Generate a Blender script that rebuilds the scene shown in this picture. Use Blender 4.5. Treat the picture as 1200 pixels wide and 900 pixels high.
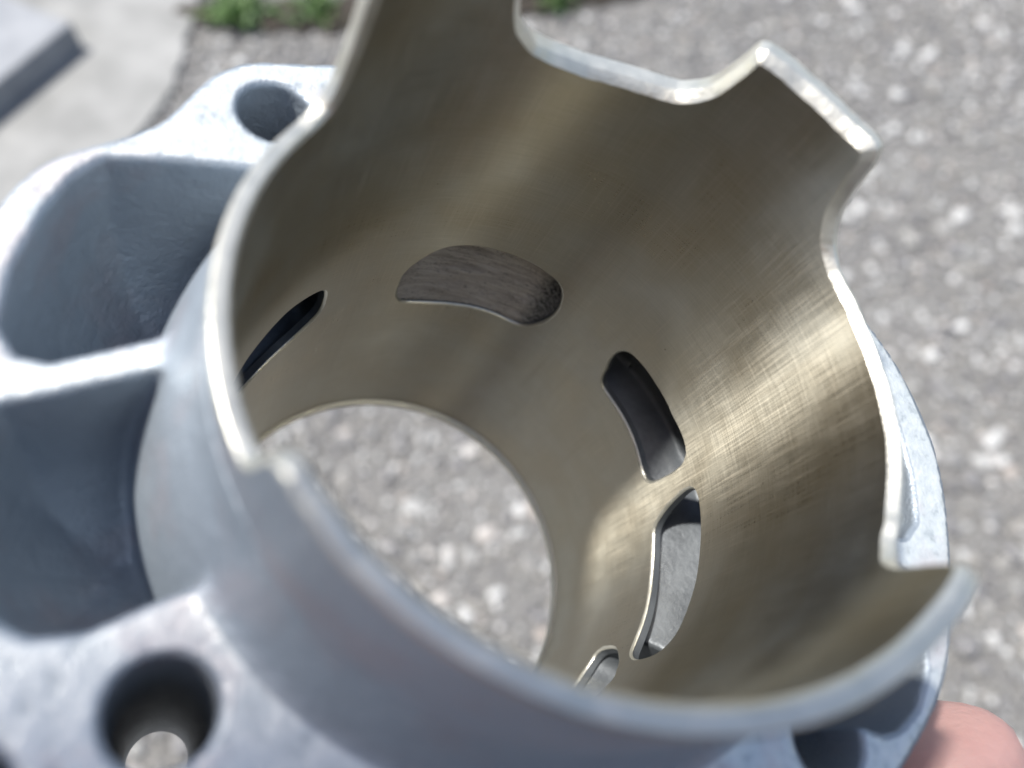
import bpy, bmesh, math, random
import numpy as np
from mathutils import Vector, Matrix
from mathutils.geometry import delaunay_2d_cdt

random.seed(7); rng = np.random.default_rng(7)
for o in list(bpy.data.objects): bpy.data.objects.remove(o)
scene = bpy.context.scene
COL = scene.collection

# ------------------------------------------------------------------ camera
cam_d = bpy.data.cameras.new('camera'); cam = bpy.data.objects.new('camera', cam_d); COL.objects.link(cam)
cam.location = (0, 0, 0.52)
cam.rotation_euler = (math.radians(30), 0, 0)          # looking 60 degrees down
cam_d.sensor_width = 36.0; cam_d.lens = 28.8
cam_d.clip_start = 0.002; cam_d.clip_end = 500
cam_d.dof.use_dof = True; cam_d.dof.focus_distance = 0.092; cam_d.dof.aperture_fstop = 13.5
scene.camera = cam

# ------------------------------------------------------------------ sky, sun, exposure
SUN = Vector((-0.35, 0.12, 0.93)).normalized()           # direction towards the sun
elev = math.asin(SUN.z); azim = math.atan2(SUN.x, SUN.y)
w = bpy.data.worlds.new('World'); scene.world = w; w.use_nodes = True
nt = w.node_tree; bg = nt.nodes['Background']
sky = nt.nodes.new('ShaderNodeTexSky'); sky.sky_type = 'NISHITA'; sky.sun_disc = False
sky.sun_elevation = elev; sky.sun_rotation = azim; sky.dust_density = 3.0; sky.air_density = 1.0
nt.links.new(sky.outputs[0], bg.inputs[0]); bg.inputs[1].default_value = 0.12
sl = bpy.data.lights.new('sun', 'SUN'); sl.energy = 4.0; sl.angle = math.radians(3.5); sl.color = (1.0, 0.96, 0.90)
so = bpy.data.objects.new('sun', sl); COL.objects.link(so); so.location = (0, 0, 3)
so.rotation_euler = SUN.to_track_quat('Z', 'Y').to_euler()
scene.view_settings.view_transform = 'Standard'; scene.view_settings.look = 'None'
scene.view_settings.exposure = 0.58; scene.view_settings.gamma = 1.0
scene.render.engine = 'CYCLES'
scene.cycles.max_bounces = 10; scene.cycles.glossy_bounces = 8; scene.cycles.diffuse_bounces = 4
scene.cycles.sample_clamp_indirect = 6.0

# ------------------------------------------------------------------ helpers
def tag(o, label=None, cat=None, group=None, kind=None):
    if label: o['label'] = label
    if cat: o['category'] = cat
    if group: o['group'] = group
    if kind: o['kind'] = kind
    return o
def mesh_obj(name, verts, faces, mat, parent=None, smooth=True):
    me = bpy.data.meshes.new(name); me.from_pydata([tuple(v) for v in verts], [], [tuple(f) for f in faces]); me.update()
    if smooth: me.polygons.foreach_set('use_smooth', [True]*len(me.polygons))
    me.materials.append(mat)
    o = bpy.data.objects.new(name, me); COL.objects.link(o)
    if parent: o.parent = parent
    return o
class Mat:
    def __init__(s, name):
        s.m = bpy.data.materials.new(name); s.m.use_nodes = True; s.nt = s.m.node_tree
        s.b = s.nt.nodes['Principled BSDF']
    def n(s, t, **kw):
        x = s.nt.nodes.new(t)
        for k, v in kw.items():
            if hasattr(x, k): setattr(x, k, v)
            else: x.inputs[k].default_value = v
        return x
    def l(s, a, b): s.nt.links.new(a, b)
    def mp(s, src, scale=(1,1,1), rot=(0,0,0)):
        m = s.n('ShaderNodeMapping'); m.inputs['Scale'].default_value = scale; m.inputs['Rotation'].default_value = rot
        s.l(src, m.inputs['Vector']); return m.outputs[0]
    def noise(s, vec, scale, detail=4, rough=.55):
        t = s.n('ShaderNodeTexNoise'); t.inputs['Scale'].default_value = scale; t.inputs['Detail'].default_value = detail
        t.inputs['Roughness'].default_value = rough
        if vec is not None: s.l(vec, t.inputs['Vector'])
        return t.outputs[0]
    def ramp(s, fac, stops):
        r = s.n('ShaderNodeValToRGB'); e = r.color_ramp.elements
        while len(e) < len(stops): e.new(.5)
        for i, (p, c) in enumerate(stops):
            e[i].position = p; e[i].color = (*c, 1) if len(c) == 3 else c
        s.l(fac, r.inputs[0]); return r.outputs[0]
    def rng(s, fac, a, b, c, d):
        r = s.n('ShaderNodeMapRange'); s.l(fac, r.inputs[0])
        for i, v in enumerate((a, b, c, d)): r.inputs[i+1].default_value = v
        return r.outputs[0]
    def math(s, op, a, b=None):
        x = s.n('ShaderNodeMath', operation=op)
        for i, v in enumerate((a, b)):
            if v is None: continue
            if isinstance(v, (int, float)): x.inputs[i].default_value = v
            else: s.l(v, x.inputs[i])
        return x.outputs[0]
    def mix(s, fac, a, b):
        x = s.n('ShaderNodeMix', data_type='RGBA')
        for i, v in ((0, fac), (6, a), (7, b)):
            if isinstance(v, (int, float)): x.inputs[i].default_value = v
            elif isinstance(v, tuple): x.inputs[i].default_value = (*v, 1)
            else: s.l(v, x.inputs[i])
        return x.outputs[2]
    def bump(s, h, strength, dist, normal=None):
        b = s.n('ShaderNodeBump'); b.inputs['Strength'].default_value = strength; b.inputs['Distance'].default_value = dist
        s.l(h, b.inputs['Height'])
        if normal is not None: s.l(normal, b.inputs['Normal'])
        return b.outputs[0]
    def set(s, **kw):
        for k, v in kw.items():
            k = k.replace('_', ' ')
            inp = s.b.inputs[k]
            if isinstance(v, (int, float)): inp.default_value = v
            elif isinstance(v, tuple): inp.default_value = (*v, 1) if len(inp.default_value) == 4 else v
            else: s.l(v, inp)

U = 0.027                                                # bore radius in metres; the cylinder is modelled in bore radii
CYL_LOC = Vector((-0.01863, 0.03668, 0.4017))
CYL_ROT = Matrix(((-0.91511, 0.17611, 0.36272), (-0.2016, -0.9789, -0.03335), (0.34919, -0.10364, 0.9313)))

# ------------------------------------------------------------------ materials
def mat_cast():
    m = Mat('blasted_aluminium'); tc = m.n('ShaderNodeTexCoord').outputs['Object']
    geo = m.n('ShaderNodeNewGeometry')
    vt = m.n('ShaderNodeVectorTransform', vector_type='NORMAL', convert_from='WORLD', convert_to='OBJECT')
    m.l(geo.outputs['Normal'], vt.inputs[0])
    sn = m.n('ShaderNodeSeparateXYZ'); m.l(vt.outputs[0], sn.inputs[0])
    sp = m.n('ShaderNodeSeparateXYZ'); m.l(tc, sp.inputs[0])
    top = m.math('MULTIPLY', m.rng(sn.outputs[2], .93, .985, 0, 1), m.rng(sp.outputs[2], 2.10*U, 2.125*U, 0, 1))
    n1 = m.noise(tc, 60, 5); n2 = m.noise(tc, 700, 3); n3 = m.noise(tc, 2600, 2)
    base = m.ramp(n1, [(.3, (.32, .37, .42)), (.7, (.40, .455, .505))])
    red = m.noise(tc, 95, 3, .6)
    base = m.mix(m.rng(red, .52, .70, 0, .28), base, (.42, .29, .28))
    face = m.ramp(n2, [(.28, (.50, .55, .56)), (.42, (.70, .75, .75)), (.7, (.82, .86, .85))])
    face = m.mix(m.rng(red, .50, .66, 0, .5), face, (.64, .47, .45))
    m.set(Base_Color=m.mix(top, base, face), Metallic=m.rng(top, 0, 1, .55, .45),
          Roughness=m.math('ADD', m.rng(top, 0, 1, .55, .38), m.rng(n2, .3, .7, -.05, .05)))
    h = m.math('ADD', m.math('MULTIPLY', n2, .7), m.math('MULTIPLY', n3, .35))
    m.set(Normal=m.bump(h, .5, .00045))
    return m.m
def mat_bore():
    m = Mat('honed_bore_metal'); uv = m.n('ShaderNodeUVMap'); uv.uv_map = 'UVMap'
    u = uv.outputs[0]; tc = m.n('ShaderNodeTexCoord').outputs['Object']
    s1 = m.noise(m.mp(u, (6, 190, 1), (0, 0, math.radians(30))), 1.0, 5, .6)
    s2 = m.noise(m.mp(u, (6, 190, 1), (0, 0, math.radians(-30))), 1.0, 5, .6)
    s3 = m.noise(m.mp(u, (130, 3.0, 1)), 1.0, 5, .6)       # axial piston marks
    s4 = m.noise(m.mp(u, (22, 1.2, 1), (0, 0, math.radians(4))), 1.0, 3, .5)
    big = m.noise(tc, 75, 3)
    col = m.ramp(big, [(.3, (.42, .375, .28)), (.52, (.45, .425, .345)), (.72, (.51, .50, .43))])
    col = m.mix(m.rng(s3, .50, .70, 0, .32), col, (.62, .57, .46))
    col = m.mix(m.rng(s1, .50, .72, 0, .28), col, (.66, .63, .54)); col = m.mix(m.rng(s2, .50, .72, 0, .28), col, (.28, .26, .21))
    col = m.mix(m.rng(s4, .58, .72, 0, .30), col, (.40, .36, .28))
    sk = m.noise(m.mp(u, (1, 1, 1)), 38, 1, .5); col = m.mix(m.rng(sk, .80, .815, 0, .8), col, (.05, .045, .04))
    r = m.math('ADD', m.rng(big, .3, .7, .29, .37), m.math('ADD', m.rng(s1, .3, .7, -.03, .04), m.rng(s3, .35, .7, -.03, .05)))
    m.set(Base_Color=col, Metallic=1.0, Roughness=r, Anisotropic=.95, Anisotropic_Rotation=.25)
    tn = m.n('ShaderNodeTangent', direction_type='UV_MAP'); tn.uv_map = 'UVMap'
    m.l(tn.outputs[0], m.b.inputs['Tangent'])
    h = m.math('ADD', m.math('MULTIPLY', m.math('ADD', s1, s2), .6), m.math('MULTIPLY', s3, .9))
    m.set(Normal=m.bump(h, .10, .00003))
    return m.m
def mat_machined():
    m = Mat('machined_edge'); tc = m.n('ShaderNodeTexCoord').outputs['Object']
    n = m.noise(tc, 500, 4); n2 = m.noise(tc, 1800, 2)
    m.set(Base_Color=m.ramp(n, [(.3, (.64, .635, .56)), (.7, (.77, .765, .69))]), Metallic=.75,
          Roughness=m.rng(n, .3, .7, .30, .46), Normal=m.bump(n2, .3, .0002))
    return m.m
def mat_skirt_out():
    m = Mat('skirt_outer_metal'); tc = m.n('ShaderNodeTexCoord').outputs['Object']
    n = m.noise(tc, 90, 5); n2 = m.noise(tc, 1500, 2)
    m.set(Base_Color=m.ramp(n, [(.3, (.19, .195, .20)), (.7, (.27, .27, .27))]), Metallic=.9,
          Roughness=m.rng(n, .3, .7, .34, .46), Normal=m.bump(n2, .25, .0002))
    return m.m
def mat_exhaust():
    m = Mat('rough_cast_port_floor'); tc = m.n('ShaderNodeTexCoord'); uv = m.n('ShaderNodeUVMap'); uv.uv_map = 'UVMap'; u = uv.outputs[0]
    s = m.noise(m.mp(u, (4, 34, 1), (0, 0, math.radians(10))), 1.0, 6, .65)
    pits = m.noise(u, 45, 4, .7); crk = m.noise(m.mp(u, (3, 9, 1), (0, 0, math.radians(8))), 2.2, 3, .6)
    sx = m.n('ShaderNodeSeparateXYZ'); m.l(u, sx.inputs[0])
    end = m.rng(m.math('ADD', sx.outputs[0], m.math('MULTIPLY', pits, .14)), .20, .30, 0, 1)
    inv = m.math('SUBTRACT', 1.0, end)
    col = m.ramp(s, [(.30, (.46, .41, .36)), (.5, (.72, .67, .61)), (.68, (.92, .88, .82))])
    col = m.mix(m.rng(m.math('ABSOLUTE', m.math('SUBTRACT', crk, .5)), .0, .012, .75, 0), col, (.10, .08, .07))
    black = m.ramp(pits, [(.40, (.05, .05, .05)), (.60, (.36, .36, .34))])
    m.set(Base_Color=m.mix(inv, col, black), Metallic=m.math('MULTIPLY', end, .1), Roughness=m.rng(s, .3, .7, .36, .55),
          Normal=m.bump(m.math('ADD', s, m.math('MULTIPLY', pits, .5)), 1.0, .0009))
    return m.m
def mat_port_shade():
    m = Mat('shaded_port_metal'); tc = m.n('ShaderNodeTexCoord').outputs['Object']  # darker copy of the cast metal: shade of the port recesses put into the colour
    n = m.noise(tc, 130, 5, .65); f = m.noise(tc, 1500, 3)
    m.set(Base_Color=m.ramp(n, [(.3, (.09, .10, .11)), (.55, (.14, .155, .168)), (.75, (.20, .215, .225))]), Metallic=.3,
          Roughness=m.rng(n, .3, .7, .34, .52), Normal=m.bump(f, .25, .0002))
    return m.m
M_PORT_SHADE = mat_port_shade()
def mat_concrete():
    m = Mat('washed_concrete'); tc = m.n('ShaderNodeTexCoord').outputs['Object']
    n = m.noise(tc, 3, 5); f = m.noise(tc, 260, 5, .7); g = m.noise(tc, 25, 4)
    col = m.ramp(f, [(.25, (.10, .10, .10)), (.55, (.18, .18, .175)), (.8, (.27, .27, .26))])
    col = m.mix(m.rng(n, .45, .7, 0, .4), col, (.19, .185, .17))
    col = m.mix(m.rng(g, .55, .75, 0, .3), col, (.08, .08, .07))
    m.set(Base_Color=col, Roughness=.85, Normal=m.bump(f, .6, .002)); return m.m
def mat_pebble():
    m = Mat('aggregate_stone'); geo = m.n('ShaderNodeNewGeometry'); oi = m.n('ShaderNodeObjectInfo')
    tc = m.n('ShaderNodeTexCoord').outputs['Object']
    r = m.math('FRACT', m.math('ADD', geo.outputs['Random Per Island'], oi.outputs['Random']))
    col = m.ramp(r, [(0, (.12, .12, .125)), (.25, (.17, .17, .175)), (.45, (.21, .212, .21)), (.58, (.24, .23, .21)),
                     (.76, (.29, .295, .29)), (.90, (.66, .67, .665)), (1, (.30, .26, .23))])
    n = m.noise(tc, 400, 4)
    m.set(Base_Color=m.mix(m.rng(n, .4, .7, 0, .35), col, (.22, .22, .21)), Roughness=m.rng(r, 0, 1, .35, .6)); return m.m
def mat_simple(name, c1, c2, scale, rough, bump=0, dist=.002):
    m = Mat(name); tc = m.n('ShaderNodeTexCoord').outputs['Object']; n = m.noise(tc, scale, 5)
    m.set(Base_Color=m.ramp(n, [(.3, c1), (.7, c2)]), Roughness=rough)
    if bump: m.set(Normal=m.bump(n, bump, dist))
    return m.m
def mat_skin():
    m = Mat('skin'); tc = m.n('ShaderNodeTexCoord').outputs['Object']
    n = m.noise(tc, 60, 4); f = m.noise(tc, 900, 3)
    m.set(Base_Color=m.ramp(n, [(.3, (.52, .275, .245)), (.7, (.62, .385, .345))]), Roughness=.5, Subsurface_Weight=.15,
          Subsurface_Radius=(.008, .003, .002), Normal=m.bump(f, .35, .0004))
    return m.m
M_CAST, M_BORE, M_EDGE, M_SKIRT, M_EXH = mat_cast(), mat_bore(), mat_machined(), mat_skirt_out(), mat_exhaust()
M_CONC, M_PEB, M_SKIN = mat_concrete(), mat_pebble(), mat_skin()
M_SOIL = mat_simple('dark_soil', (.02, .018, .014), (.06, .05, .04), 120, .95, .8, .004)
M_SLAB = mat_simple('grey_stone', (.20, .215, .235), (.28, .295, .315), 45, .6, .2, .001)
def mat_leaf():
    m = Mat('leaf'); geo = m.n('ShaderNodeNewGeometry')
    m.set(Base_Color=m.ramp(geo.outputs['Random Per Island'], [(0, (.03, .07, .02)), (.6, (.065, .14, .028)), (1, (.12, .19, .05))]), Roughness=.5)
    return m.m
M_LEAF = mat_leaf()

# ------------------------------------------------------------------ ground
def ground():
    nx = 120; xs = np.concatenate([[-60, -20, -6, -2], np.linspace(-.9, .9, 60), [2, 6, 20, 60]])
    ys = np.concatenate([[-60, -20, -6, -1.5], np.linspace(-.4, 1.3, 60), [2.5, 6, 20, 60]])
    V = [(x, y, 0) for y in ys for x in xs]; n = len(xs)
    F = [(j*n+i, j*n+i+1, (j+1)*n+i+1, (j+1)*n+i) for j in range(len(ys)-1) for i in range(n-1)]
    o = mesh_obj('pavement', V, F, M_CONC); tag(o, kind='structure'); return o
pav = ground()
ico = bmesh.new(); bmesh.ops.create_icosphere(ico, subdivisions=1, radius=1.0)
IV = np.array([v.co[:] for v in ico.verts]); IF = np.array([[v.index for v in f.verts] for f in ico.faces]); ico.free()
ico = bmesh.new(); bmesh.ops.create_icosphere(ico, subdivisions=2, radius=1.0)
IV2 = np.array([v.co[:] for v in ico.verts]); IF2 = [[v.index for v in f.verts] for f in ico.faces]; ico.free()
def crack_y(x): return .735 + .05*(x+.1) + .012*math.sin(9*x)
def in_crack(x, y): return abs(y-crack_y(x)) < .030 and -.33 < x < .14
def pebbles():
    protos = []
    for k in range(8):
        d = 1 + .22*np.sin(IV2@rng.normal(size=3)*2.2+rng.uniform(0, 6)) + .12*np.sin(IV2@rng.normal(size=3)*4+1)
        me = bpy.data.meshes.new('pebble'); me.from_pydata((IV2*d[:, None]).tolist(), [], IF2); me.update()
        me.polygons.foreach_set('use_smooth', [True]*len(me.polygons)); me.materials.append(M_PEB); protos.append(me)
    pts = []
    sp = .0061
    for y in np.arange(-.12, 1.05, sp):
        for x in np.arange(-.72, .72, sp):
            if abs(x) > .40+.42*max(y, 0): continue
            if rng.random() < .13: continue
            X = x+rng.normal()*sp*.36; Y = y+rng.normal()*sp*.36
            if in_crack(X, Y): continue
            r = float(np.clip(rng.lognormal(math.log(.0027), .42), .0014, .0085))
            pts.append((X, Y, r))
    # small filler grit
    pts += [(rng.uniform(-.6, .6), rng.uniform(-.12, 1.0), rng.uniform(.0009, .0020)) for _ in range(9000)]
    pts = np.array(pts)
    # the ones that show largest in the open area on the right and through the bore are objects of their own
    vis = (pts[:, 0] > .19) & (pts[:, 0] < .47) & (pts[:, 1] > .06) & (pts[:, 1] < .55)
    vis |= (pts[:, 0] > -.14) & (pts[:, 0] < .02) & (pts[:, 1] > .10) & (pts[:, 1] < .29)
    score = np.where(vis, pts[:, 2]/np.sqrt(pts[:, 0]**2+pts[:, 1]**2+.27), 0)
    order = np.argsort(-score); big, rest = pts[order[:290]], pts[order[290:]]
    for i, (x, y, r) in enumerate(big):
        o = bpy.data.objects.new('pebble', protos[i % 8]); COL.objects.link(o); o.parent = pav
        o.location = (x, y, r*.22); o.scale = (r*rng.uniform(.85, 1.25), r*rng.uniform(.7, 1), r*rng.uniform(.45, .75))
        o.rotation_euler = (0, 0, rng.uniform(0, 6.28))
    n = len(rest); a = rng.uniform(0, 6.28, n)
    sc = np.stack([rest[:, 2]*rng.uniform(.85, 1.3, n), rest[:, 2]*rng.uniform(.7, 1, n), rest[:, 2]*rng.uniform(.45, .8, n)], 1)
    P = IV[None]*(1+rng.uniform(-.16, .16, (n, len(IV), 1)))*sc[:, None]
    ca, sa = np.cos(a)[:, None], np.sin(a)[:, None]
    Q = np.stack([P[..., 0]*ca-P[..., 1]*sa+rest[:, 0:1], P[..., 0]*sa+P[..., 1]*ca+rest[:, 1:2], P[..., 2]+.0009], 2)
    F = IF[None]+(np.arange(n)*len(IV))[:, None, None]
    o = mesh_obj('aggregate', Q.reshape(-1, 3), F.reshape(-1, 3), M_PEB, pav); tag(o, kind='stuff')
pebbles()

# earth filled gap with weeds
def soil_gap():
    V, F = [], []; N = 60
    for i in range(N):
        x = -.33+.47*i/(N-1); wd = .028*math.sin(math.pi*(i+.5)/N)**.4
        for k, t in enumerate((-1, -.5, 0, .5, 1)):
            V.append((x, crack_y(x)+wd*t*(1+.2*math.sin(i*1.7+k)), .004+(.006*(1-t*t))*(1+.4*math.sin(i*2.3+k*2))))
    for i in range(N-1):
        for k in range(4): F.append((i*5+k, (i+1)*5+k, (i+1)*5+k+1, i*5+k+1))
    tag(mesh_obj('soil', V, F, M_SOIL), kind='structure')
soil_gap()
def weed(loc, n, spread, h, label):
    V, F = [], []
    for i in range(n):
        a = rng.uniform(0, 6.28); b = rng.uniform(.2, 1.15); L = h*rng.uniform(.6, 1.2); wd = L*rng.uniform(.14, .26)
        ox, oy = rng.normal(size=2)*spread*.4
        side = np.array([-math.sin(a), math.cos(a), 0]); k0 = len(V); S = 5
        for s in range(S+1):
            t = s/S; ang = b*(.4+t*.9); p = np.array([ox+math.cos(a)*L*t*math.sin(ang), oy+math.sin(a)*L*t*math.sin(ang), L*t*math.cos(ang)*.9])
            hw = wd*math.sin(math.pi*(.08+.90*t))**.8*.5
            V += [p-side*hw+np.array([0, 0, hw*.5]), p, p+side*hw+np.array([0, 0, hw*.5])]
        for s in range(S):
            q = k0+s*3; F += [(q, q+1, q+4, q+3), (q+1, q+2, q+5, q+4)]
    root = bpy.data.objects.new('weed', None); COL.objects.link(root); root.location = loc
    mesh_obj('leaves', V, F, M_LEAF, root)
    tag(root, label, 'weed', 'weeds in the earth gap')
weed((-.268, crack_y(-.268)-.004, .006), 110, .030, .024, 'bright green leafy weed in the dark earth gap beside the cylinder flange')
weed((-.19, crack_y(-.19)-.002, .006), 60, .024, .020, 'lower green weed in the dark earth gap, smaller of the neighbouring pair')
weed((.045, crack_y(.045)-.012, .006), 60, .024, .020, 'small mossy weed in the gap beside the tall skirt finger')

# stone slab at the far left
def slab():
    root = bpy.data.objects.new('stone_slab', None); COL.objects.link(root)
    a = Vector((-.470, .545)); b = Vector((-.405, .665)); d = (b-a).normalized(); nrm = Vector((-d.y, d.x)); h = .034
    a = a-d*.25
    bm = bmesh.new()
    P = [a, b, b+nrm*.6, a+nrm*.6]
    lo = [bm.verts.new((p.x, p.y, 0)) for p in P]; hi = [bm.verts.new((p.x, p.y, h)) for p in P]
    bm.faces.new(lo[::-1]); bm.faces.new(hi)
    for i in range(4): bm.faces.new((lo[i], lo[(i+1) % 4], hi[(i+1) % 4], hi[i]))
    bmesh.ops.bevel(bm, geom=bm.edges[:], offset=.003, segments=3, affect='EDGES', profile=.5)
    me = bpy.data.meshes.new('stone_slab'); bm.to_mesh(me); bm.free(); me.materials.append(M_SLAB)
    bpy.data.objects.remove(root)
    o = bpy.data.objects.new('stone_slab', me); COL.objects.link(o)
    tag(o, 'raised pale grey stone slab with a straight edge lying on the pavement', 'slab')
slab()
def path():
    P = [(-.70, .40), (-.47, .43), (-.40, .475), (-.36, .50), (-.325, .56), (-.31, .64), (-.315, .72), (-.30, .80), (-.29, 1.1), (-1.2, 1.1), (-1.2, .40)]
    C = catmull(P[:9], 8); C = C+rng.normal(size=C.shape)*.0022; C = [tuple(p) for p in C]+P[9:]
    bm = bmesh.new(); lo = [bm.verts.new((x, y, 0)) for x, y in C]; hi = [bm.verts.new((x, y, .0065)) for x, y in C]
    bm.faces.new(hi)
    for i in range(len(C)): bm.faces.new((lo[i], lo[(i+1) % len(C)], hi[(i+1) % len(C)], hi[i]))
    bmesh.ops.recalc_face_normals(bm, faces=bm.faces[:])
    me = bpy.data.meshes.new('path'); bm.to_mesh(me); bm.free(); me.materials.append(M_PATH)
    o = bpy.data.objects.new('path', me); COL.objects.link(o); tag(o, kind='structure')
M_PATH = mat_simple('pale_screed', (.19, .195, .19), (.30, .305, .30), 22, .8, .3, .002)
# ------------------------------------------------------------------ the engine cylinder
cyl = bpy.data.objects.new('engine_cylinder', None); COL.objects.link(cyl)
cyl.matrix_world = Matrix.Translation(CYL_LOC) @ CYL_ROT.to_4x4()
tag(cyl, 'bare aluminium two-stroke engine cylinder, skirt end up, held over the pavement', 'engine part')
PHI = math.radians(-104)                                  # symmetry plane: exhaust side
ZF = 2.14                                                 # base gasket face
OUT = np.array([(-180,1.75),(-175,1.75),(-167,1.70),(-160,1.64),(-152,1.66),(-146,1.65),(-138,1.56),(-123,1.47),(-104,1.47),(-85,1.48),
  (-70,1.51),(-63,1.55),(-58,1.62),(-52,1.61),(-48,1.57),(-43,1.53),(-37,1.57),(-30,1.69),(-27,1.70),(-22,1.70),(-10,1.74),(10,1.8),(20,1.9),(28,2.0),(36,1.92),
  (46,1.72),(60,1.62),(76,1.58),(95,1.58),(110,1.62),(120,1.62),(128,1.63),(142,1.71),(158,1.72),(164,1.74),(174,1.77),(180,1.75)], float)
_t = np.arange(-180, 181.); _v = np.interp(_t, OUT[:, 0], OUT[:, 1])[:-1]; _g = np.exp(-.5*(np.arange(-9, 10)/2.6)**2); _g /= _g.sum()
_v = np.convolve(np.concatenate([_v[-9:], _v, _v[:9]]), _g, 'valid'); OUT = np.stack([_t, np.append(_v, _v[0])], 1)
def smin(a, b, k):
    h = np.clip(.5+.5*(b-a)/k, 0, 1); return b*(1-h)+a*h-k*h*(1-h)
def smax(a, b, k): return -smin(-a, -b, k)
def poly_sdf(x, y, P):
    P = np.array(P); d = np.full(x.shape, 1e9, np.float32); ins = np.zeros(x.shape, bool)
    for i in range(len(P)):
        ax, ay = P[i]; bx, by = P[i-1]; ex, ey = bx-ax, by-ay; wx, wy = x-ax, y-ay
        t = np.clip((wx*ex+wy*ey)/(ex*ex+ey*ey), 0, 1)
        d = np.minimum(d, (wx-ex*t)**2+(wy-ey*t)**2)
        cnd = (ay > y) != (by > y)
        with np.errstate(divide='ignore', invalid='ignore'):
            ins ^= cnd & (x < (bx-ax)*(y-ay)/((by-ay) if by != ay else 1e-9)+ax)
    return np.where(ins, -np.sqrt(d), np.sqrt(d))
CAV1 = [(1.04,-.275),(1.29,-.195),(1.42,-.155),(1.50,-.175),(1.55,-.27),(1.525,-.46),(1.455,-.66),(1.385,-.79),(1.31,-.865),(1.12,-.885),(.85,-.885),(.6,-.80),(.9,-.4)]
CAV2 = [(1.02,-.17),(1.24,-.105),(1.42,-.055),(1.53,-.03),(1.59,.05),(1.60,.3),(1.56,.44),(1.49,.53),(1.43,.565),(1.32,.57),(1.17,.515),(1.03,.475),(.9,.4)]
STUDS = [(1.38, -56), (1.385, 34), (1.38, 124), (1.38, -148)]
def ang(t, c): return (t-c+math.pi) % (2*math.pi)-math.pi
def port_pass(th, r, z, c, hw, z0, z1, rmax, slope):
    a = (np.abs(ang(th, math.radians(c)))-math.radians(hw))*r
    d = smax(a, np.maximum(z0+slope*(r-1.05)-z, z-z1), .10)
    return np.maximum(d, np.maximum(r-rmax, .9-r))
def sdf(x, y, z):
    r = np.sqrt(x*x+y*y)+1e-6; th = np.arctan2(y, x)
    ro = np.interp(np.degrees(th), OUT[:, 0], OUT[:, 1])
    fl = smax((r-ro)*.96, np.abs(z-(ZF-.19))-.19, .012)
    body = smax(r-np.where(z > .85, np.maximum(1.5, ro-.05), 1.5), np.abs(z-.95)-.94, .06)
    d = smin(fl, body, .10)
    for rs, a in STUDS:
        bx, by = rs*math.cos(math.radians(a)), rs*math.sin(math.radians(a))
        boss = smax(np.sqrt((x-bx)**2+(y-by)**2)-.25, np.abs(z-.95)-.94, .05); d = smin(d, boss, .08)
    # exhaust and intake stubs
    for a, rr, zz in ((-104, .52, 1.38), (76, .5, 1.0)):
        a = math.radians(a); u = x*math.cos(a)+y*math.sin(a); v = -x*math.sin(a)+y*math.cos(a)
        st = smax(np.sqrt(v*v+(z-zz)**2)-rr+(.0), np.abs(u-1.2)-.62, .05); d = smin(d, np.maximum(st, z-1.8), .08)
    collar = np.maximum(r-(1.060+.10*np.clip((2.44-z)/.30, 0, 1)**2), z-2.46)
    d = smin(d, collar, .05)
    # transfer passages, mirrored about the exhaust plane
    cs, sn = math.cos(2*PHI), math.sin(2*PHI)
    cav = None
    for k in range(2):
        X, Y = (x, y) if k == 0 else (cs*x+sn*y, sn*x-cs*y)
        tk = np.arctan2(Y, X)
        rin = 1.225-.105*np.clip((z-1.72)/.48, 0, 1)**1.5
        floor = 1.12+.28*(r-1.05)+(.22 if k == 0 else 0)
        sh = np.minimum(poly_sdf(X, Y, CAV1), poly_sdf(X, Y, CAV2)+np.clip((1.7-z)*.05, 0, .02))
        sh = sh+.10*np.clip(ZF-z, 0, 2)*.5
        shaft = smax(smax(sh, floor-z, .45), rin-r, .04)
        cav = shaft if cav is None else np.minimum(cav, shaft)
        cav = smin(cav, port_pass(tk, r, z, -46, 25, 1.12, 1.60, 1.235, .45), .06) if k else np.minimum(cav, port_pass(tk, r, z, -45, 18, 1.03, 1.50, 1.16, .3))
        cav = smin(cav, port_pass(tk, r, z, 0, 24, 1.12, 1.60, 1.4, .45), .06) if k else np.minimum(cav, port_pass(tk, r, z, 0, 23, 1.10, 1.58, 1.16, .3))
    d = smax(d, -cav, .02)
    d = np.maximum(d, -port_pass(th, r, z, -104, 23, 1.10, 1.72, 1.40, .05))
    d = np.maximum(d, -port_pass(th, r, z, 126, 14, .74, 1.24, 1.30, .3))
    d = np.maximum(d, 1.035-r)
    for rs, a in STUDS:
        bx, by = rs*math.cos(math.radians(a)), rs*math.sin(math.radians(a))
        d = smax(d, .13-np.sqrt((x-bx)**2+(y-by)**2), .018)
    bx, by = 1.66*math.cos(math.radians(33.5)), 1.66*math.sin(math.radians(33.5))
    d = smax(d, -np.maximum(np.sqrt((x-1.56)**2+(y-.90)**2)-.115, 1.2-z), .02)
    return d
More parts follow.
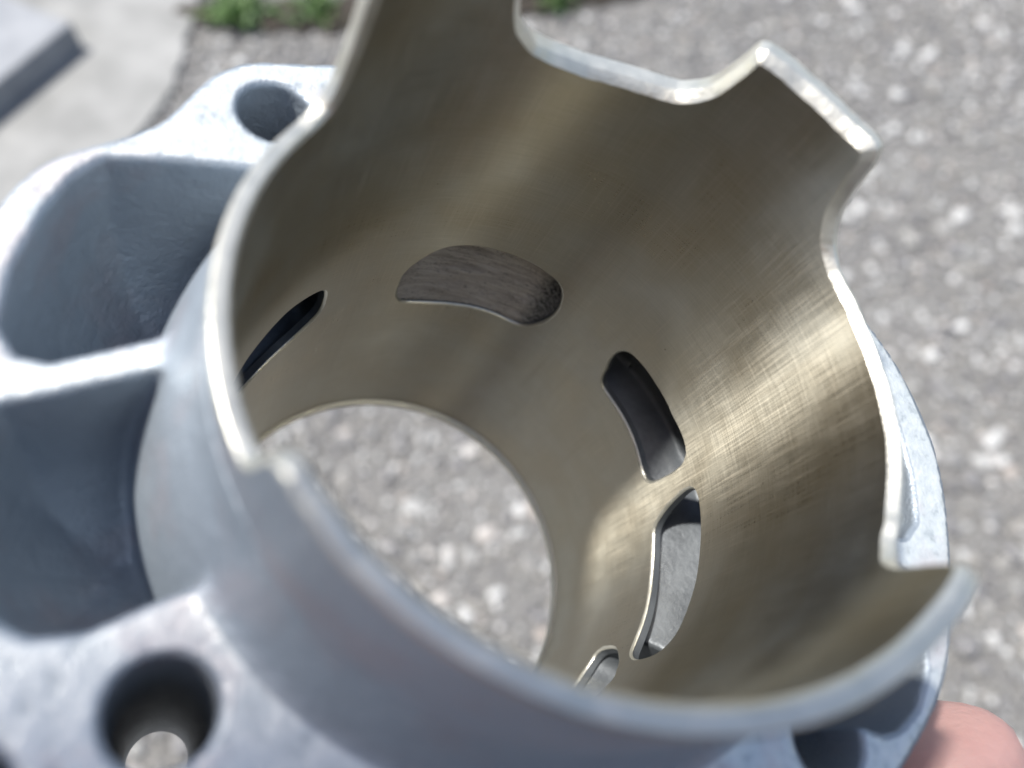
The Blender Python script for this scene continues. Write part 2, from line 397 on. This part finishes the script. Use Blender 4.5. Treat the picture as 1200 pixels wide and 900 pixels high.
def surface_nets():
    hs = .019
    xs = np.arange(-2.08, 2.10, hs, dtype=np.float32); zs = np.arange(-.06, 2.56, hs, dtype=np.float32)
    X, Y = np.meshgrid(xs, xs, indexing='ij')
    D = np.empty((len(xs), len(xs), len(zs)), np.float32)
    for k, zv in enumerate(zs): D[:, :, k] = sdf(X, Y, np.full_like(X, zv))
    S = D < 0
    nx, ny, nz = D.shape
    c = S[:-1, :-1, :-1].astype(np.int8)
    cnt = sum(S[i:nx-1+i, j:ny-1+j, k:nz-1+k].astype(np.int8) for i in (0, 1) for j in (0, 1) for k in (0, 1))
    act = (cnt > 0) & (cnt < 8)
    idx = np.full(act.shape, -1, np.int64); I = np.argwhere(act); idx[act] = np.arange(len(I))
    P = np.zeros((len(I), 3)); W = np.zeros(len(I))
    i, j, k = I.T
    for a in range(3):
        for b in (0, 1):
            for e in (0, 1):
                o0 = [0, 0, 0]; o0[(a+1) % 3] = b; o0[(a+2) % 3] = e; o1 = list(o0); o1[a] = 1
                d0 = D[i+o0[0], j+o0[1], k+o0[2]]; d1 = D[i+o1[0], j+o1[1], k+o1[2]]
                cr = (d0 < 0) != (d1 < 0); t = np.where(cr, d0/(d0-d1+1e-12), 0)
                p = np.array(o0, float)[None].repeat(len(I), 0); p[:, a] += t
                P += p*cr[:, None]; W += cr
    P = (I+P/W[:, None])*hs+np.array([xs[0], xs[0], zs[0]])
    F = []
    for a in range(3):
        b, e = (a+1) % 3, (a+2) % 3
        sl0 = [slice(1, -1)]*3; sl0[a] = slice(0, -1); sl1 = list(sl0); sl1[a] = slice(1, None)
        s0, s1 = S[tuple(sl0)], S[tuple(sl1)]
        for flip, msk in ((0, s0 & ~s1), (1, ~s0 & s1)):
            Q = np.argwhere(msk)
            off = np.ones(3, int); off[a] = 0; Q = Q+off
            def g(db, de):
                q = Q.copy(); q[:, b] -= db; q[:, e] -= de; return idx[q[:, 0], q[:, 1], q[:, 2]]
            quad = np.stack([g(1, 1), g(0, 1), g(0, 0), g(1, 0)], 1)
            F.append(quad[:, ::-1] if flip else quad)
    F = np.concatenate(F)
    for it in range(3):                                  # snap the vertices onto the surface
        e = 1e-3; x, y, z = P.T; d = sdf(x, y, z)
        G = np.stack([sdf(x+e, y, z)-d, sdf(x, y+e, z)-d, sdf(x, y, z+e)-d], 1)/e
        g2 = np.maximum((G*G).sum(1), .25); st = np.clip(d/g2, -.012, .012)
        P = P-G*st[:, None]*.8
    return P, F
CP, CF = surface_nets()
cast = mesh_obj('casting', CP*U, CF, M_CAST, cyl)
cast.data.materials.append(M_PORT_SHADE)
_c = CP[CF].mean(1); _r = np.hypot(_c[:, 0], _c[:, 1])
cast.data.polygons.foreach_set('material_index', ((_r < np.where(_c[:, 0] > .3, 1.17, 1.45)) & (_c[:, 2] < 1.72) & (_c[:, 2] > .6) & (_r > 1.0)).astype(np.int32))  # faces inside the port passages take the painted shade
cast['label'] = 'sandblasted grey aluminium casting with flange, stud holes and transfer openings'

# ---- liner: rim curve and ports in (degrees, height)
RIM = [(60,2.9),(68,2.9),(80,2.91),(95,2.93),(115,2.945),(126,2.96),(129,2.945),(130.8,2.87),(133,2.73),(135.5,2.665),(140,2.635),(146,2.63),(167,2.63),(187,2.63),(193,2.632),
 (198,2.65),(202,2.70),(204.5,2.775),(206,2.87),(206.9,2.96),(208.4,3.0),(211,3.003),(218,3.003),(228,3.003),(234,3.003),(235.6,2.985),(236.6,2.91),(238.2,2.81),(241,2.745),(245,2.71),
 (256,2.68),(266,2.687),(272,2.715),(275,2.755),(277.5,2.81),(279.5,2.89),(280.7,3.0),(281.6,3.10),(283.5,3.15),(295,3.16),(307,3.15),(310,3.10),(311,2.95),(312,2.80),
 (313.3,2.69),(316,2.625),(321,2.605),(338,2.628),(360,2.63),(374,2.628),(378,2.635),(380.3,2.68),(381.8,2.78),(383.2,2.86),(385.5,2.90),(389,2.90),(396,2.89),(402,2.89),(411,2.895),(420,2.9)]
def catmull(P, n, closed=False):
    P = np.array(P, float); N = len(P); out = []
    for i in range(N if closed else N-1):
        if closed: p0, p1, p2, p3 = P[i-1], P[i], P[(i+1) % N], P[(i+2) % N]
        else: p0, p1, p2, p3 = P[max(i-1, 0)], P[i], P[i+1], P[min(i+2, N-1)]
        # bounded tangents keep corners from overshooting
        for k in range(n):
            t = k/n; m1 = (p2-p0)*.5; m2 = (p3-p1)*.5
            L = np.linalg.norm((p2-p1)*[.02, 1]);
            for m in (m1, m2):
                q = np.linalg.norm(m*[.02, 1])
                if q > 1.2*L: m *= 1.2*L/q
            out.append((2*t**3-3*t*t+1)*p1+(t**3-2*t*t+t)*m1+(-2*t**3+3*t*t)*p2+(t**3-t*t)*m2)
    if not closed: out.append(P[-1])
    return np.array(out)
RIMC = catmull(RIM, 8); path()
_n = np.convolve(rng.normal(size=len(RIMC)), np.ones(5)/5, 'same')*.0042; _n[:6] = _n[-6:] = 0; RIMC[:, 1] += _n      # small dings
def mirror(p): return [(-208-t+360, z) for t, z in p]
PORT3 = [(-146.0,1.33),(-145.0,1.40),(-145.0,1.46),(-146.2,1.51),(-149,1.535),(-156,1.54),(-166.4,1.535),(-174,1.535),(-177.6,1.515),(-179.2,1.455),(-179.4,1.34),(-178.6,1.22),(-177,1.175),(-174,1.165),(-167,1.19),(-160,1.205),(-150,1.215),(-147.2,1.25)]
PORT4 = [(169.3,1.165),(172,1.26),(173.6,1.38),(174,1.47),(172.6,1.525),(169,1.54),(158,1.537),(147,1.543),(138,1.54),(133,1.52),(130.6,1.45),(131,1.30),(133.4,1.205),(137,1.175),(145,1.163),(157,1.143),(165,1.145)]
EXH = [(-83.5,1.20),(-82.4,1.30),(-82.9,1.43),(-87.6,1.57),(-93,1.625),(-97.5,1.645),(-109,1.64),(-117,1.617),(-121.5,1.585),(-124.3,1.50),(-125,1.40),(-123.9,1.30),(-121,1.215),(-117.5,1.185),(-112,1.19),(-106,1.187),(-99,1.17),(-92,1.156),(-86,1.16)]
PORT1 = [(-60.6,1.33),(-59.8,1.42),(-57,1.45),(-49,1.447),(-40,1.40),(-32,1.36),(-29,1.31),(-28.5,1.20),(-31,1.10),(-41,1.06),(-52,1.11),(-58,1.19),(-60.2,1.25)]
PORT5 = [(138.8,.80),(139,.86),(137.6,.985),(134,1.07),(129,1.15),(124.5,1.18),(120,1.14),(119,.98),(121,.84),(126,.765),(132,.75),(137,.765)]
def dom(P): return [((t-60) % 360+60, z) for t, z in P]
PORTS = [('transfer_port', dom(PORT3)), ('transfer_port', dom(PORT4)), ('exhaust_port', dom(EXH)), ('transfer_port', dom(PORT1)),
         ('transfer_port', dom(mirror(PORT4))), ('boost_port', dom(PORT5))]
PORTC = [catmull(p, 5, True) for _, p in PORTS]
def rout(t):
    t = np.asarray(t, float) % 360
    a = np.interp(t, [0, 20, 35, 128, 140, 196, 208, 240, 280, 306, 318, 360], [1.055, 1.055, 1.065, 1.065, 1.045, 1.045, 1.085, 1.10, 1.095, 1.06, 1.052, 1.055])
    return a
def offset(C, d, closed):                                # offset a curve to its right in true lengths
    Q = C*[math.pi/180, 1]; T = (np.roll(Q, -1, 0)-np.roll(Q, 1, 0))
    if not closed: T[0] = Q[1]-Q[0]; T[-1] = Q[-1]-Q[-2]
    T /= np.linalg.norm(T, axis=1)[:, None]+1e-9
    N = np.stack([T[:, 1], -T[:, 0]], 1)
    return (Q+N*d)*[180/math.pi, 1]
def area(C): x, y = C.T; return .5*np.sum(x*np.roll(y, -1)-np.roll(x, -1)*y)
def inside(pt, C):
    x, y = pt; c = False; j = len(C)-1
    for i in range(len(C)):
        if (C[i][1] > y) != (C[j][1] > y) and x < (C[j][0]-C[i][0])*(y-C[i][1])/(C[j][1]-C[i][1])+C[i][0]: c = not c
        j = i
    return c
def pnt(t, z, r): a = math.radians(t); return (r*math.cos(a)*U, r*math.sin(a)*U, z*U)
class Surf:
    def __init__(s): s.V, s.N, s.T, s.F, s.MI = [], [], [], [], []
    def v(s, t, z, r, nr, nz, nt_=0):
        a = math.radians(t); ca, sa = math.cos(a), math.sin(a)
        s.V.append((r*ca*U, r*sa*U, z*U)); nv = Vector((nr*ca-nt_*sa, nr*sa+nt_*ca, nz)).normalized(); s.N.append(nv); s.T.append((math.radians(t), z)); return len(s.V)-1
    def strip(s, A, B, mi, closed=False):
        n = len(A)
        for i in range(n if closed else n-1):
            j = (i+1) % n; s.F.append((A[i], A[j], B[j], B[i])); s.MI.append(mi)
    def build(s, name, mats, parent):
        me = bpy.data.meshes.new(name); me.from_pydata(s.V, [], s.F)
        for m in mats: me.materials.append(m)
        me.polygons.foreach_set('material_index', s.MI); me.polygons.foreach_set('use_smooth', [True]*len(me.polygons))
        uv = me.uv_layers.new(name='UVMap'); li = np.empty(len(me.loops), np.int32); me.loops.foreach_get('vertex_index', li)
        uv.data.foreach_set('uv', np.array(s.T)[li].ravel().astype(np.float32))
        me.normals_split_custom_set_from_vertices(s.N)
        o = bpy.data.objects.new(name, me); COL.objects.link(o); o.parent = parent; return o
def wall(S, top, bottom_z, ports, R, sign, mi):
    """cylindrical wall sheet under a rim curve with the ports cut out; R(t) radius; sign -1 looks into the bore"""
    sc = math.pi/180
    pts, edges = [], []
    def loop(C, closed):
        k = len(pts); n = len(C)
        pts.extend([Vector((p[0]*sc, p[1])) for p in C])
        for i in range(n if closed else n-1): edges.append((k+i, k+(i+1) % n))
        return k, n
    k, n = loop(top, False)
    a, b = 60, 420
    side = np.arange(bottom_z+.06, top[0][1]-.04, .06)
    kb = len(pts); xs = np.linspace(a, b, 241)
    pts.extend([Vector((x*sc, bottom_z)) for x in xs]); edges += [(kb+i, kb+i+1) for i in range(240)]
    ks = len(pts); pts.extend([Vector((a*sc, z)) for z in side]); ke = len(pts); pts.extend([Vector((b*sc, z)) for z in side])
    ch = [kb]+list(range(ks, ke))+[k]; edges += list(zip(ch[:-1], ch[1:]))
    ch = [kb+240]+list(range(ke, ke+len(side)))+[k+n-1]; edges += list(zip(ch[:-1], ch[1:]))
    for C in ports: loop(C, True)
    allc = np.concatenate([c*[sc, 1] for c in ports]+[top*[sc, 1]])
    for x in xs[1:-1]:
        h = np.interp(x, top[:, 0], top[:, 1])
        for z in np.arange(bottom_z+.05, h-.02, .05):
            q = np.array([x*sc, z])
            if np.min(np.sum((allc-q)**2, 1)) < .016**2: continue
            if any(c[:, 0].min() < x < c[:, 0].max() and c[:, 1].min() < z < c[:, 1].max() and inside((x, z), c) for c in ports): continue
            pts.append(Vector(q))
    ov, oe, of, *_ = delaunay_2d_cdt(pts, edges, [], 0, 1e-6)
    ids = []
    for v in ov:
        t = v.x/sc; ids.append(S.v(t, v.y, float(R(t)), sign, 0))
    for f in of:
        cx = sum(ov[i].x for i in f)/len(f)/sc; cz = sum(ov[i].y for i in f)/len(f)
        if cz > np.interp(cx, top[:, 0], top[:, 1]): continue
        if any(c[:, 0].min() < cx < c[:, 0].max() and inside((cx, cz), c) for c in ports): continue
        q = [ids[i] for i in f]
        S.F.append(q if sign > 0 else q[::-1]); S.MI.append(mi)
def build_liner():
    S = Surf()
    CH = np.interp(RIMC[:, 0], [60, 126, 136, 196, 208, 310, 320, 378, 388, 420], [.018, .018, .026, .026, .036, .022, .012, .012, .018, .018])
    inn = offset(RIMC, CH[:, None]*1.0, False); inn[0, 0] = 60; inn[-1, 0] = 420; inn[:, 0] = np.maximum.accumulate(inn[:, 0])
    outc = offset(RIMC, .012, False); outc[0, 0] = 60; outc[-1, 0] = 420; outc[:, 0] = np.maximum.accumulate(outc[:, 0])
    pin = []
    for C in PORTC:
        s = 1 if area(C*[math.pi/180, 1]) > 0 else -1
        pin.append(offset(C, (.011+np.convolve(rng.normal(size=len(C)), np.ones(3)/3, 'same')*.0028)[:, None]*s, True))
    wall(S, inn, .02, pin, lambda t: 1.0, -1, 0)
    wall(S, outc, 1.62, [], rout, 1, 3)
    wall(S, np.stack([np.linspace(60, 420, 241), np.full(241, 1.7)], 1), .02, PORTC, lambda t: 1.042, 1, 2)
    # rim: inner bevel, land, outer bevel
    Q = RIMC*[math.pi/180, 1]; T = np.gradient(Q, axis=0); T /= np.linalg.norm(T, axis=1)[:, None]; Nn = np.stack([-T[:, 1], T[:, 0]], 1)
    A = [S.v(p[0], p[1], 1.0, -1, .15*n[1], .15*n[0]) for p, n in zip(inn, Nn)]
    B = [S.v(p[0], p[1], 1.0+c*.9, -.08, n[1], n[0]) for p, n, c in zip(RIMC, Nn, CH)]
    C = [S.v(p[0], p[1], float(rout(p[0]))-.010, .1, n[1], n[0]) for p, n in zip(RIMC, Nn)]
    D = [S.v(p[0], p[1], float(rout(p[0])), 1, .1*n[1], .1*n[0]) for p, n in zip(outc, Nn)]
    A2 = [S.v(p[0], p[1], 1.0, -.8, .65*n[1], .65*n[0]) for p, n in zip(inn, Nn)]
    B2 = [S.v(p[0], p[1], 1.0+c*.9, -.65, .8*n[1], .8*n[0]) for p, n, c in zip(RIMC, Nn, CH)]
    S.strip(B2, A2, 1); S.strip(C, B, 1); S.strip(D, C, 1)
    # head end: bevel and ring
    xs = np.linspace(60, 420, 241)
    l1 = [S.v(x, .05, .999, -.4, .9) for x in xs]; l2 = [S.v(x, .042, .986, -.6, .8) for x in xs]; l3 = [S.v(x, .0, .984, -1, -.2) for x in xs]
    S.strip(l1, l2, 1); S.strip(l2, l3, 1)
    a = [S.v(x, .0, .984, -.2, -1) for x in xs]; b = [S.v(x, 0, 1.014, -.5, -.8) for x in xs]; c = [S.v(x, 0, 1.07, 0, -1) for x in xs]; d = [S.v(x, .3, 1.07, 1, 0) for x in xs]
    S.strip(a, b, 1); S.strip(b, c, 1); S.strip(c, d, 2)
    o = S.build('bore_liner', [M_BORE, M_EDGE, M_SKIRT, M_CAST], cyl)
    o['label'] = 'honed shiny bore with a notched skirt rim'
    for (nm, _), C, I in zip(PORTS, PORTC, pin):
        S = Surf(); s = 1 if area(C*[math.pi/180, 1]) > 0 else -1
        Q = C*[math.pi/180, 1]; T = np.roll(Q, -1, 0)-np.roll(Q, 1, 0); T /= np.linalg.norm(T, axis=1)[:, None]; W = -np.stack([T[:, 1], -T[:, 0]], 1)*s
        A = [S.v(p[0], p[1], 1.0, -1, .4*w_[1], .4*w_[0]) for p, w_ in zip(I, W)]
        B = [S.v(p[0], p[1], 1.010, -.4, w_[1], w_[0]) for p, w_ in zip(C, W)]
        E_ = [S.v(p[0], p[1], 1.012, 0, w_[1], w_[0]) for p, w_ in zip(C, W)]
        D = [S.v(p[0], p[1], 1.042, .0, w_[1], w_[0]) for p, w_ in zip(C, W)]
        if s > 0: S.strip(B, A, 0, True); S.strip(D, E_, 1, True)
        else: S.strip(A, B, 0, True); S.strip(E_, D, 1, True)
        S.build(nm+'_edge', [M_EDGE, M_PORT_SHADE], o)
build_liner()
def exhaust_floor():
    V, F, T = [], [], []; nu, nv = 90, 46
    for j in range(nv):
        for i in range(nu):
            t = -127.5+47*i/(nu-1); v = j/(nv-1); e = abs(i/(nu-1)-.5)*2
            z = 1.10+.60*v
            zl = float(np.interp(t, [-127, -121, -117.5, -112, -106, -99, -92, -86, -81], [1.23, 1.20, 1.172, 1.175, 1.172, 1.155, 1.142, 1.148, 1.17]))
            r = 1.016+.20*max(0, z-zl-.02)+min(1, 12*max(0, z-zl-.01))*.008*(.6*math.sin(31*v+.15*t)+.4*math.sin(.5*t+38*v)+1)+rng.normal()*.0015-.035*max(0, e-.8)/.2
            V.append(pnt(t, z, max(r, 1.008))); T.append(((t+127.5)/47, v))
    for j in range(nv-1):
        for i in range(nu-1): F.append((j*nu+i, j*nu+i+1, (j+1)*nu+i+1, (j+1)*nu+i)[::-1])
    o = mesh_obj('exhaust_passage_floor', V, F, M_EXH, cyl)
    uv = o.data.uv_layers.new(name='UVMap'); li = np.empty(len(o.data.loops), np.int32); o.data.loops.foreach_get('vertex_index', li)
    uv.data.foreach_set('uv', np.array(T)[li].ravel().astype(np.float32))
    o['label'] = 'rough scratched floor of the exhaust port, pitted black at one end'
exhaust_floor()

# ------------------------------------------------------------------ the crouching person whose left hand holds it; unseen body added to shade it
def skin_mesh(name, V, E, R, root, levels=2):
    me = bpy.data.meshes.new(name); me.from_pydata(V, E, []); me.update()
    tmp = bpy.data.objects.new(name, me); COL.objects.link(tmp)
    sk = tmp.modifiers.new('s', 'SKIN'); sk.use_smooth_shade = True
    for i, sv in enumerate(me.skin_vertices[0].data):
        r = R[i]; sv.radius = r if isinstance(r, tuple) else (r, r); sv.use_root = (i == root)
    sb = tmp.modifiers.new('d', 'SUBSURF'); sb.levels = levels; sb.render_levels = levels
    dg = bpy.context.evaluated_depsgraph_get(); dg.update()
    m2 = bpy.data.meshes.new_from_object(tmp.evaluated_get(dg)); bpy.data.objects.remove(tmp)
    m2.materials.clear(); m2.polygons.foreach_set('use_smooth', [True]*len(m2.polygons)); m2.name = name
    return m2
class Chain:
    def __init__(s): s.V, s.E, s.R = [], [], []
    def add(s, p, r, prev=None):
        s.V.append(Vector(p)); s.R.append(r); i = len(s.V)-1
        if prev is not None: s.E.append((prev, i))
        return i
    def run(s, pts, prev=None):
        for p, r in pts: prev = s.add(p, r, prev)
        return prev
MW = Matrix.Translation(CYL_LOC) @ CYL_ROT.to_4x4()
def L(x, y, z): return MW @ (Vector((x, y, z))*U)
HIP, CHEST, NECK = (0, -.64, .30), (-.04, -.33, .66), (-.085, -.15, .765)
LSH, LEL, RSH, REL, RWR = (-.24, -.30, .69), (-.24, -.22, .44), (.14, -.30, .69), (.30, -.36, .50), (.25, -.25, .47)
LEGS = [[(s_*.10, -.63, .28), (s_*.20, -.42, .36), (s_*.27, -.25, .42), (s_*.24, -.35, .22), (s_*.22, -.42, .08), (s_*.24, -.27, .035)] for s_ in (-1, 1)]
def person():
    c = Chain(); k = U
    hip = c.add(HIP, .11); sp = c.add((-.02, -.54, .48), .10, hip); ch = c.add(CHEST, .11, sp); nk = c.add(NECK, .058, ch)
    hd = c.run([((-.12, -.115, .80), .072), ((-.13, -.048, .835), .100), ((-.135, .007, .865), .105), ((-.135, .046, .885), .070)], nk)  # unseen head, posed so that its shadow falls across the flange
    wr = c.run([(LSH, .06), ((-.245, -.26, .56), .05), (LEL, .043), ((-.13, -.15, .415), .040), (L(.35, 3.75, -.1), (.62*k, .62*k))], ch)
    palm = c.add(L(-.10, 2.28, .55), .46*k, wr)
    for q, (zb, zt, sc) in enumerate(((1.15, 1.28, 1.0), (.66, .70, 1.05), (.16, .14, 1.0), (-.32, -.40, .85))):
        c.run([(L(.35, 2.24, zb*.8+.1), .36*k), (L(1.15, 1.95, zb), .31*sc*k), (L(1.86, 1.20, (zb+zt)/2), .28*sc*k),
               (L(2.06, .45, zt), .255*sc*k), (L(1.99, -.02+.1*(q in (0, 3)), zt), .20*sc*k)], palm)
    c.run([(L(-.85, 2.42, .75), .44*k), (L(-1.45, 2.15, 1.2), .36*k), (L(-1.72, 1.68, 1.52), .34*k), (L(-1.67, 1.34, 1.70), .345*k), (L(-1.63, 1.16, 1.77), .29*k)], palm)
    rw = c.run([(RSH, .06), (REL, .043), (RWR, .03), ((.24, -.20, .46), .036)], ch)
    for q in range(4): c.run([((.215+.018*q, -.165, .462), .010), ((.213+.019*q, -.135, .452), .009), ((.213+.019*q, -.12, .430), .008)], rw)
    c.run([((.195, -.185, .455), .012), ((.185, -.155, .445), .010)], rw)
    for lg in LEGS:
        c.run(list(zip(lg, (.085, .075, .055, .052, .036, .032))), hip)
    me = skin_mesh('person', c.V, c.E, c.R, 0); me.materials.append(M_SKIN)
    o = bpy.data.objects.new('person', me); COL.objects.link(o)
    tag(o, 'bare hand of a crouching person gripping the engine cylinder under its flange', 'person')
    def part(name, ch_, mat, root=0):
        m = skin_mesh(name, ch_.V, ch_.E, ch_.R, root); m.materials.append(mat)
        p = bpy.data.objects.new(name, m); COL.objects.link(p); p.parent = o
    t = Chain(); h = t.add((0, -.64, .31), .125)
    for lg in LEGS: t.run(list(zip(lg[:5], (.105, .093, .074, .070, .058))), h)
    part('trousers', t, M_TROU)
    j = Chain(); b = j.run([((-.01, -.60, .39), .155), ((-.02, -.53, .49), .150), (CHEST, .155), ((-.072, -.215, .735), .075)])
    j.run([(LSH, .078), ((-.245, -.26, .56), .066), (LEL, .058), ((-.165, -.17, .425), .050)], 2)
    j.run([(RSH, .078), (REL, .058), ((.265, -.30, .482), .046)], 2)
    part('jumper', j, M_JUMP)
    for lg in LEGS:
        sh = Chain(); x = lg[4][0]; sh.run([((x, -.45, .05), .045), ((x*1.03, -.37, .045), .046), ((x*1.1, -.25, .035), .038)]); part('shoe', sh, M_TROU)
    hr = Chain(); hr.run([((-.125, -.088, .855), .085), ((-.135, -.028, .888), .105), ((-.14, .030, .905), .085)]); part('hair', hr, M_HAIR)
M_TROU = mat_simple('dark_denim', (.012, .014, .020), (.025, .028, .038), 900, .9, .3, .001)
M_JUMP = mat_simple('dark_knit', (.025, .022, .020), (.045, .040, .036), 700, .95, .3, .001)
M_HAIR = mat_simple('brown_hair', (.02, .014, .01), (.05, .035, .02), 300, .6, .4, .002)
person()
